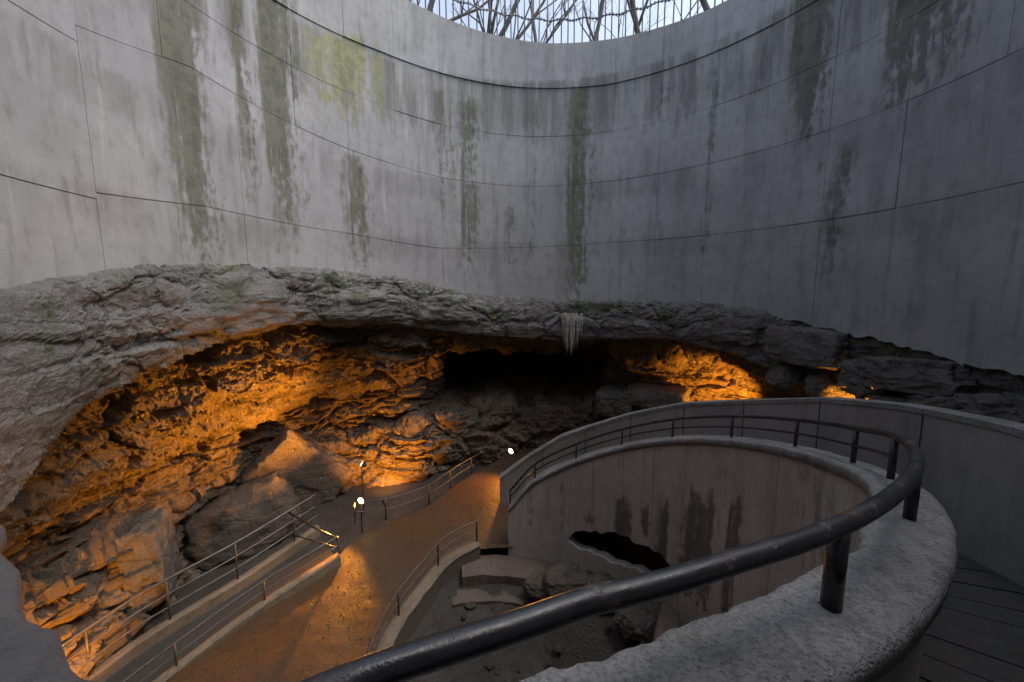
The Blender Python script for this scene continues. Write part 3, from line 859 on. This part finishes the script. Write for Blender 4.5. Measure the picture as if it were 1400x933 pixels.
# ------------------------------------------------------------------ boulders and dripstone
def ico_sub(n):
    v, f = IV.copy(), list(IF)
    for _ in range(n):
        cache = {}; v = v.tolist(); nf = []
        def mid(a, b):
            k = (min(a, b), max(a, b))
            if k not in cache:
                m = np.array(v[a]) + np.array(v[b]); m /= np.linalg.norm(m)
                cache[k] = len(v); v.append(m.tolist())
            return cache[k]
        for a, b, c in f:
            x, y, z = mid(a, b), mid(b, c), mid(c, a)
            nf += [(a, x, z), (b, y, x), (c, z, y), (x, y, z)]
        v = np.array(v); f = nf
    return v, f
SV, SF = ico_sub(4)
def rock(name, pos, size, label, mat='boulder', rz=0., tilt=0., seed=0, box=.55, parent=None, amp=1.):
    u = SV.copy()
    m = np.abs(u).max(1)[:, None]
    u = u * (1 - box) + (u / m) * .85 * box
    sd_ = np.array([seed * 7.7, seed * 3.1, seed * 1.9])
    _, _, idc = worley(u * 1.3 + sd_)
    a1, a2, idf = worley(u * 2.6 + sd_)
    k = 1 + amp * (.16 * fbm(u * 1.2 + sd_, 3) + .14 * (idc - .5) + .07 * (idf - .5) + .05 * np.clip((a2 - a1) * 3, 0, 1) + .07 * ridged(u * 2.4 + sd_, 4) - .05)
    u = u * k[:, None] * np.array(size)
    cr, sr = math.cos(tilt), math.sin(tilt)
    u = np.c_[u[:, 0] * cr + u[:, 2] * sr, u[:, 1], -u[:, 0] * sr + u[:, 2] * cr]
    cs, sn = math.cos(rz), math.sin(rz)
    u = np.c_[u[:, 0] * cs - u[:, 1] * sn, u[:, 0] * sn + u[:, 1] * cs, u[:, 2]]
    o = mesh(name, u, SF, M[mat], None, True)
    o.location = pos
    if parent is not None:
        o.parent = parent
    elif label: tag(o, label, 'rock')
    return o
def on(r, a, z): return (S[0] + r * math.cos(R(a)), S[1] + r * math.sin(R(a)), z)
ra = lambda a: R(a + 90)
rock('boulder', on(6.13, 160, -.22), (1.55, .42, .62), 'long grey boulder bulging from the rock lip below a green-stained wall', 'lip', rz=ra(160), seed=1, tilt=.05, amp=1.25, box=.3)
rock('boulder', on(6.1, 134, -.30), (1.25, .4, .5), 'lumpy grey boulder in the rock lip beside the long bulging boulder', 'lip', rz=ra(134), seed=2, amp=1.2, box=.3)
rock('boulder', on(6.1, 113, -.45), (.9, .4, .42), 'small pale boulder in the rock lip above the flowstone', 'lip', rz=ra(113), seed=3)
rock('boulder', on(6.08, 23, -1.08), (.78, .42, .42), 'flat-faced grey boulder hanging from the broken concrete edge above two cobbles', rz=ra(23), seed=4, box=.8, amp=.6)
rock('boulder', on(6.12, 26.8, -1.80), (.33, .32, .30), 'oval cobble wedged beneath the flat-faced boulder', rz=ra(26), seed=5, box=.2, tilt=.6)
rock('boulder', on(6.1, 20.5, -1.82), (.25, .26, .27), 'round cobble beside the oval cobble on the ramp wall', rz=ra(20), seed=6, box=.15)
rock('boulder', on(6.16, 13, -1.55), (.42, .35, .36), 'broken ochre block above a small lamp-lit gap', rz=ra(13), seed=7, box=.7)
rock('boulder', on(6.12, 6, -1.32), (.80, .42, .30), 'layered pale slab of rock under the concrete edge', rz=ra(6), seed=8, box=.75, tilt=.12)
rock('boulder', on(6.15, -1.5, -1.62), (.75, .42, .26), 'dark sloping slab resting below the layered pale slab', rz=ra(-1), seed=9, box=.7, tilt=.2)
rock('boulder', on(6.15, 5, -1.86), (.8, .4, .22), 'low flat slab just above the coping of the ramp wall', rz=ra(5), seed=10, box=.7, tilt=.1)
rock('boulder', on(6.12, 37.5, -.88), (.75, .35, .38), 'jagged grey boulder at the end of the lamp-lit ceiling', rz=ra(37), seed=11)
rock('boulder', on(6.30, -12, -1.7), (.9, .45, .5), 'shadowy boulder filling the gap behind the ramp wall', rz=ra(-12), seed=26)
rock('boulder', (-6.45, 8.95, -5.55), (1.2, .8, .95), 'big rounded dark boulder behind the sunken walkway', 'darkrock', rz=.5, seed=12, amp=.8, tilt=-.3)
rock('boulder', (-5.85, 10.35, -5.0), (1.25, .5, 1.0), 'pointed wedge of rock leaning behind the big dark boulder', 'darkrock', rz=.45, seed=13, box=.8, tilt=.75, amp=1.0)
rock('boulder', (-6.95, 7.0, -5.1), (.35, .6, .95), 'upright lamp-lit block of rock at the mouth of a black recess', rz=.5, seed=14, box=.7)
rock('boulder', (4.3, 11.35, -3.05), (.95, .6, .3), 'flat lamp-lit rock slab behind the ramp wall', rz=-.6, seed=15, box=.85, amp=.5)
rock('boulder', (3.3, 12.0, -3.4), (.7, .6, .45), 'rough block next to the flat lamp-lit slab', rz=-.6, seed=16, box=.7)
# blocky far wall of the low passage
for k in range(16):
    a = 110 - (k % 8) * 5.0 - (2.2 if k > 7 else 0); z = -4.05 if k < 8 else -4.75
    r = 6.0 + float(tcol(a, 4)) + .12
    b = rock('rock_block', on(r, a, z + random.uniform(-.1, .1)), (.36 + random.uniform(-.06, .08), .3, .33 + random.uniform(-.05, .06)), None, 'boulder', ra(a) + random.uniform(-.15, .15), random.uniform(-.2, .2), 30 + k, .75, cave, .8)

# flowstone columns
def column(pos, h, r, seed, lean=(0, 0)):
    n, m = 60, 40
    Vv = []
    for i in range(n):
        t = i / (n - 1)
        rr_ = r * (1.3 - 1.22 * t + .2 * math.sin(7 * t + seed) * (1 - t))
        for k in range(m):
            an = 2 * PI * k / m
            Vv.append((math.cos(an) * rr_ + lean[0] * t, math.sin(an) * rr_ + lean[1] * t, h * t))
    Vv = np.array(Vv)
    flute = ridged(np.c_[Vv[:, 0] * 5, Vv[:, 1] * 5, Vv[:, 2] * .7] + seed * 5, 4)
    k = 1 + .35 * flute + .3 * fbm(Vv * 2.2 + seed, 3)
    Vv[:, :2] *= k[:, None]
    o = mesh('flowstone_column', Vv, grid_faces(n, m, 0, True) + [tuple(range(m))[::-1], tuple((n - 1) * m + q for q in range(m))], M['flow'], None, True)
    o.location = pos
    return o
tag(column(on(7.25, 123, -5.7), 1.6, .42, 1, (-.15, .25)), 'broad tapering flowstone column lit from the path lamp', 'dripstone', 'flowstone columns on the cave wall')
tag(column(on(7.0, 119.8, -5.7), 2.2, .26, 2, (-.1, .25)), 'slim flowstone column between two broader fluted ones', 'dripstone', 'flowstone columns on the cave wall')
tag(column(on(7.1, 116.5, -5.7), 2.4, .32, 3, (-.1, .3)), 'fluted flowstone column next to the slim one', 'dripstone', 'flowstone columns on the cave wall')
tag(column(on(7.2, 112.5, -5.7), 2.0, .4, 4, (-.05, .3)), 'wide dim flowstone column at the edge of the dark passage', 'dripstone', 'flowstone columns on the cave wall')
# dripstone fringe on the lip
fr = empty('dripstone_fringe', on(5.92, 77, -1.0))
tag(fr, 'fringe of thin pale dripstone spikes hanging from the rock lip', 'dripstone')
for k in range(30):
    a = 74.0 + 5.6 * ((k * .618) % 1) ; t = abs(a - 77.2) / 3.4
    L = (1.3 - .75 * t) * random.uniform(.7, 1.05)
    z0 = -.62 + random.uniform(-.06, .06); r = RS - .34 + random.uniform(-.12, .08)
    w = random.uniform(.02, .038)
    pts_ = [on(r + random.uniform(-.012, .012), a + random.uniform(-.08, .08), z0 - L * s) for s in (0, .2, .4, .6, .8, 1)]
    tube('stalactite', pts_, [w * 1.5, w * 1.15, w, w * .8, w * .55, .004], M['ice'], fr, 7)
# broken slab and stones in the well
rock('broken_slab', (2.15, 5.0, -4.9), (.16, .75, .09), 'tilted broken concrete slab lying in the well', 'brown', rz=-.5, tilt=.35, seed=20, box=.95, amp=.35)
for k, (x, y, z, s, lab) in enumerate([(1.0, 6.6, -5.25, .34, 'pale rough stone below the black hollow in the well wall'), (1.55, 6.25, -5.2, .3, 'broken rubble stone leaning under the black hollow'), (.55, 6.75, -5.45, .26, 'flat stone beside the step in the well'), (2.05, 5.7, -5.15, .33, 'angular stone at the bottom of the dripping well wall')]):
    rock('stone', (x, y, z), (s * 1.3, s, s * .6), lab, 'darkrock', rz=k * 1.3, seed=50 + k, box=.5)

# ------------------------------------------------------------------ lamps in the cave, visible and assumed
def floodlight(pos, aim, power, label, cone=150, size=.05, blend=.35):
    p = Vector(pos); d = (Vector(aim) - p).normalized()
    e = empty('floodlight', (p.x, p.y, p.z - .25)); tag(e, label, 'lamp', 'floodlights in the cave')
    tube('stake', [(p.x, p.y, min(p.z - .3, float(zp(p.x, p.y)) - .3)), (p.x, p.y, p.z - .03)], .014, M['black'], e, 8)
    b = p - d * .02
    hv, hf = tube_geo([p - d * .14, p - d * .12, p - d * .03, p], [.02, .05, .075, .08], 16)
    mesh('housing', [tuple(q) for q in hv], hf[:-1], M['black'], e, True)
    lv, lf = tube_geo([p - d * .015, p - d * .005, p], [.074, .072, .05], 16)
    mesh('lens', [tuple(q) for q in lv], lf, M['glow'], e, True)
    ld = bpy.data.lights.new('bulb', 'SPOT'); ld.energy = power * LAMP; ld.color = (1.0, .34, .025)
    ld.spot_size = R(cone); ld.spot_blend = blend
    ld.shadow_soft_size = size
    lo = bpy.data.objects.new('bulb', ld); col.objects.link(lo)
    lo.location = p + d * .08
    lo.rotation_euler = d.to_track_quat('-Z', 'Y').to_euler()
    lo.parent = e; lo.matrix_parent_inverse = Matrix.Translation(e.location).inverted()
floodlight((-3.62, 8.87, -4.95), (-4.2, 6.3, -4.95), 62, 'bright floodlight beside the gravel path railing at the foot of the flowstone', 92, blend=1.0)
floodlight((-3.2, 9.35, -5.2), (-3.8, 11.3, -4.4), 55, 'assumed low floodlight between the railing and the flowstone shining up the rock', 100, blend=.6)  # assumed second lamp, added to light the rock behind the path lamp
floodlight((-.04, 10.88, -4.55), (-.75, 9.9, -4.75), 12, 'small bright floodlight beside the end of the ramp wall', 140, blend=.8)
floodlight((5.75, 9.15, -3.2), (5.75, 10.9, -2.6), 65, 'assumed floodlight hidden behind the ramp wall under the lit ceiling', 84, blend=.7)  # unseen lamp, assumed as the source of the orange ceiling glow
floodlight((6.3, 7.3, -2.75), (6.9, 7.2, -1.9), 10, 'assumed little floodlight tucked behind the ramp wall below the rubble', 130)  # assumed lamp, added to light the slot between the boulders
floodlight((-3.85, 9.6, -4.35), (-6.8, 8.9, -2.5), 150, 'assumed floodlight standing between the pointed wedge of rock and the path', 100, blend=1.0)  # assumed lamp, added to light the sloping cave ceiling
floodlight((-5.5, 3.95, -5.55), (-7.6, 6.3, -4.8), 45, 'assumed unseen low floodlight at the lower end of the sunken walkway', 66, blend=.9)  # assumed lamp out of view, added to light the rock beside the walkway

# ------------------------------------------------------------------ fence and bare trees round the rim
fence = empty('rim_fence', on(6.2, 90, 6.6)); tag(fence, 'thin picket and barbed wire fence round the top of the shaft', 'fence')
fa = np.linspace(0, 180, 120)
zr = lambda a: float(zrim(a))
for h, nm, w in ((.72, 'barbed_wire', .017), (1.75, 'top_wire', .017)):
    tube(nm, [on(6.22, a, zr(a) + h + .03 * math.sin(a * 1.1)) for a in fa], w, M['wire'], fence, 5)
nb = 0
a = 8.0
while a < 172:
    h = random.uniform(1.75, 1.95)
    lean = random.uniform(-.25, .25)
    tube('picket', [on(6.22, a, zr(a) - .06), on(6.22, a + lean, zr(a) + h)], .017, M['wire'], fence, 5)
    a += random.uniform(1.5, 2.0)
mbk = MB()
for a in np.arange(20, 160, .8):
    z = zr(a) + .72 + .03 * math.sin(a * 1.1)
    for s in (-1, 1):
        mbk.tube([on(6.22, a - .12 * s, z - .035), on(6.22, a + .12 * s, z + .035)], .011, 4)
tag(mbk.build('barbs', M['wire'], fence), kind='stuff')

def tree(pos, h, r, lean, seed, label, spread=.5):
    rd_ = random.Random(seed)
    e = empty('bare_tree', pos)
    tag(e, label, 'tree', 'bare trees round the shaft')
    tm, cm = MB(), MB()
    def branch(p, d, L, rad, depth, mb):
        n = 6 if depth < 2 else 4
        pts_ = [p]; q = Vector(p); dd = Vector(d)
        for k in range(n):
            dd = (dd + Vector((rd_.gauss(0, .1), rd_.gauss(0, .1), rd_.gauss(.03, .05))) * (1 + depth * .35)).normalized()
            q = q + dd * (L / n); pts_.append(tuple(q))
        rads = [rad * (1 - .55 * k / n) for k in range(n + 1)]
        mb.tube(pts_, rads, 8 if depth == 0 else (6 if depth < 3 else 4))
        if depth >= 4: return
        nbr = (4, 3, 4, 2)[depth]
        for k in range(nbr):
            t = rd_.uniform(.35 if depth else .3, 1); i = min(int(t * n), n)
            ax = Vector((rd_.gauss(0, 1), rd_.gauss(0, 1), rd_.gauss(0, .5))).normalized()
            nd = (dd * (1 - spread) + ax * spread + Vector((0, 0, .25))).normalized()
            branch(pts_[i], nd, L * rd_.uniform(.45, .7), rads[i] * rd_.uniform(.45, .65), depth + 1, cm)
    branch(tuple(Vector(pos) - Vector((0, 0, .3))), Vector((lean[0], lean[1], 1)).normalized(), h, r * .68, 0, tm)
    tm.build('trunk', M['bark'], e, True)
    cm.build('crown', M['bark'], e, True)
    return e
tree((-3.9, 13.3, 6.4), 7, .17, (.45, .1), 1, 'bare tree leaning over the fence beside the mossy streaked wall', .5)
tree((-1.9, 14.2, 6.4), 6, .17, (.42, .0), 2, 'forked bare tree with twin leaning stems behind the fence', .45)
tree((-1.65, 14.4, 6.4), 6, .12, (.75, .1), 9, 'slender stem leaning away from the forked tree', .45)
tree((.15, 13.9, 6.4), 4.5, .10, (.28, .1), 3, 'thin bare sapling splitting low behind the fence', .55)
tree((.0, 14.6, 6.4), 5, .09, (-.2, .1), 10, 'thin bare sapling leaning back over the barbed wire', .5)
tree((2.55, 14.0, 6.4), 6, .13, (.06, .1), 4, 'straight bare tree with few side branches behind the fence', .45)
tree((4.55, 13.8, 6.4), 7, .16, (.0, .1), 5, 'tall upright bare tree behind the fence', .4)
tree((6.9, 13.4, 6.4), 7, .17, (-.35, .1), 6, 'bare tree with clinging dry twigs leaning toward the shaft', .5)
tree((8.6, 13.5, 6.4), 7, .15, (-.2, .0), 7, 'bare tree half hidden by the dark stained wall', .5)
tree((-7.5, 15.5, 6.4), 8, .2, (.2, .0), 8, 'large bare tree standing back from the rim', .5)
tree((1.3, 19.0, 6.4), 9, .16, (.1, .0), 11, 'distant bare tree with a fine twiggy crown', .5)
tree((6.0, 20.0, 6.4), 9, .18, (-.1, .0), 12, 'distant bare tree with a wide crown beyond the fence', .5)
tree((-4.5, 20.0, 6.4), 9, .18, (.1, .0), 13, 'distant bare tree with crossing limbs beyond the fence', .5)
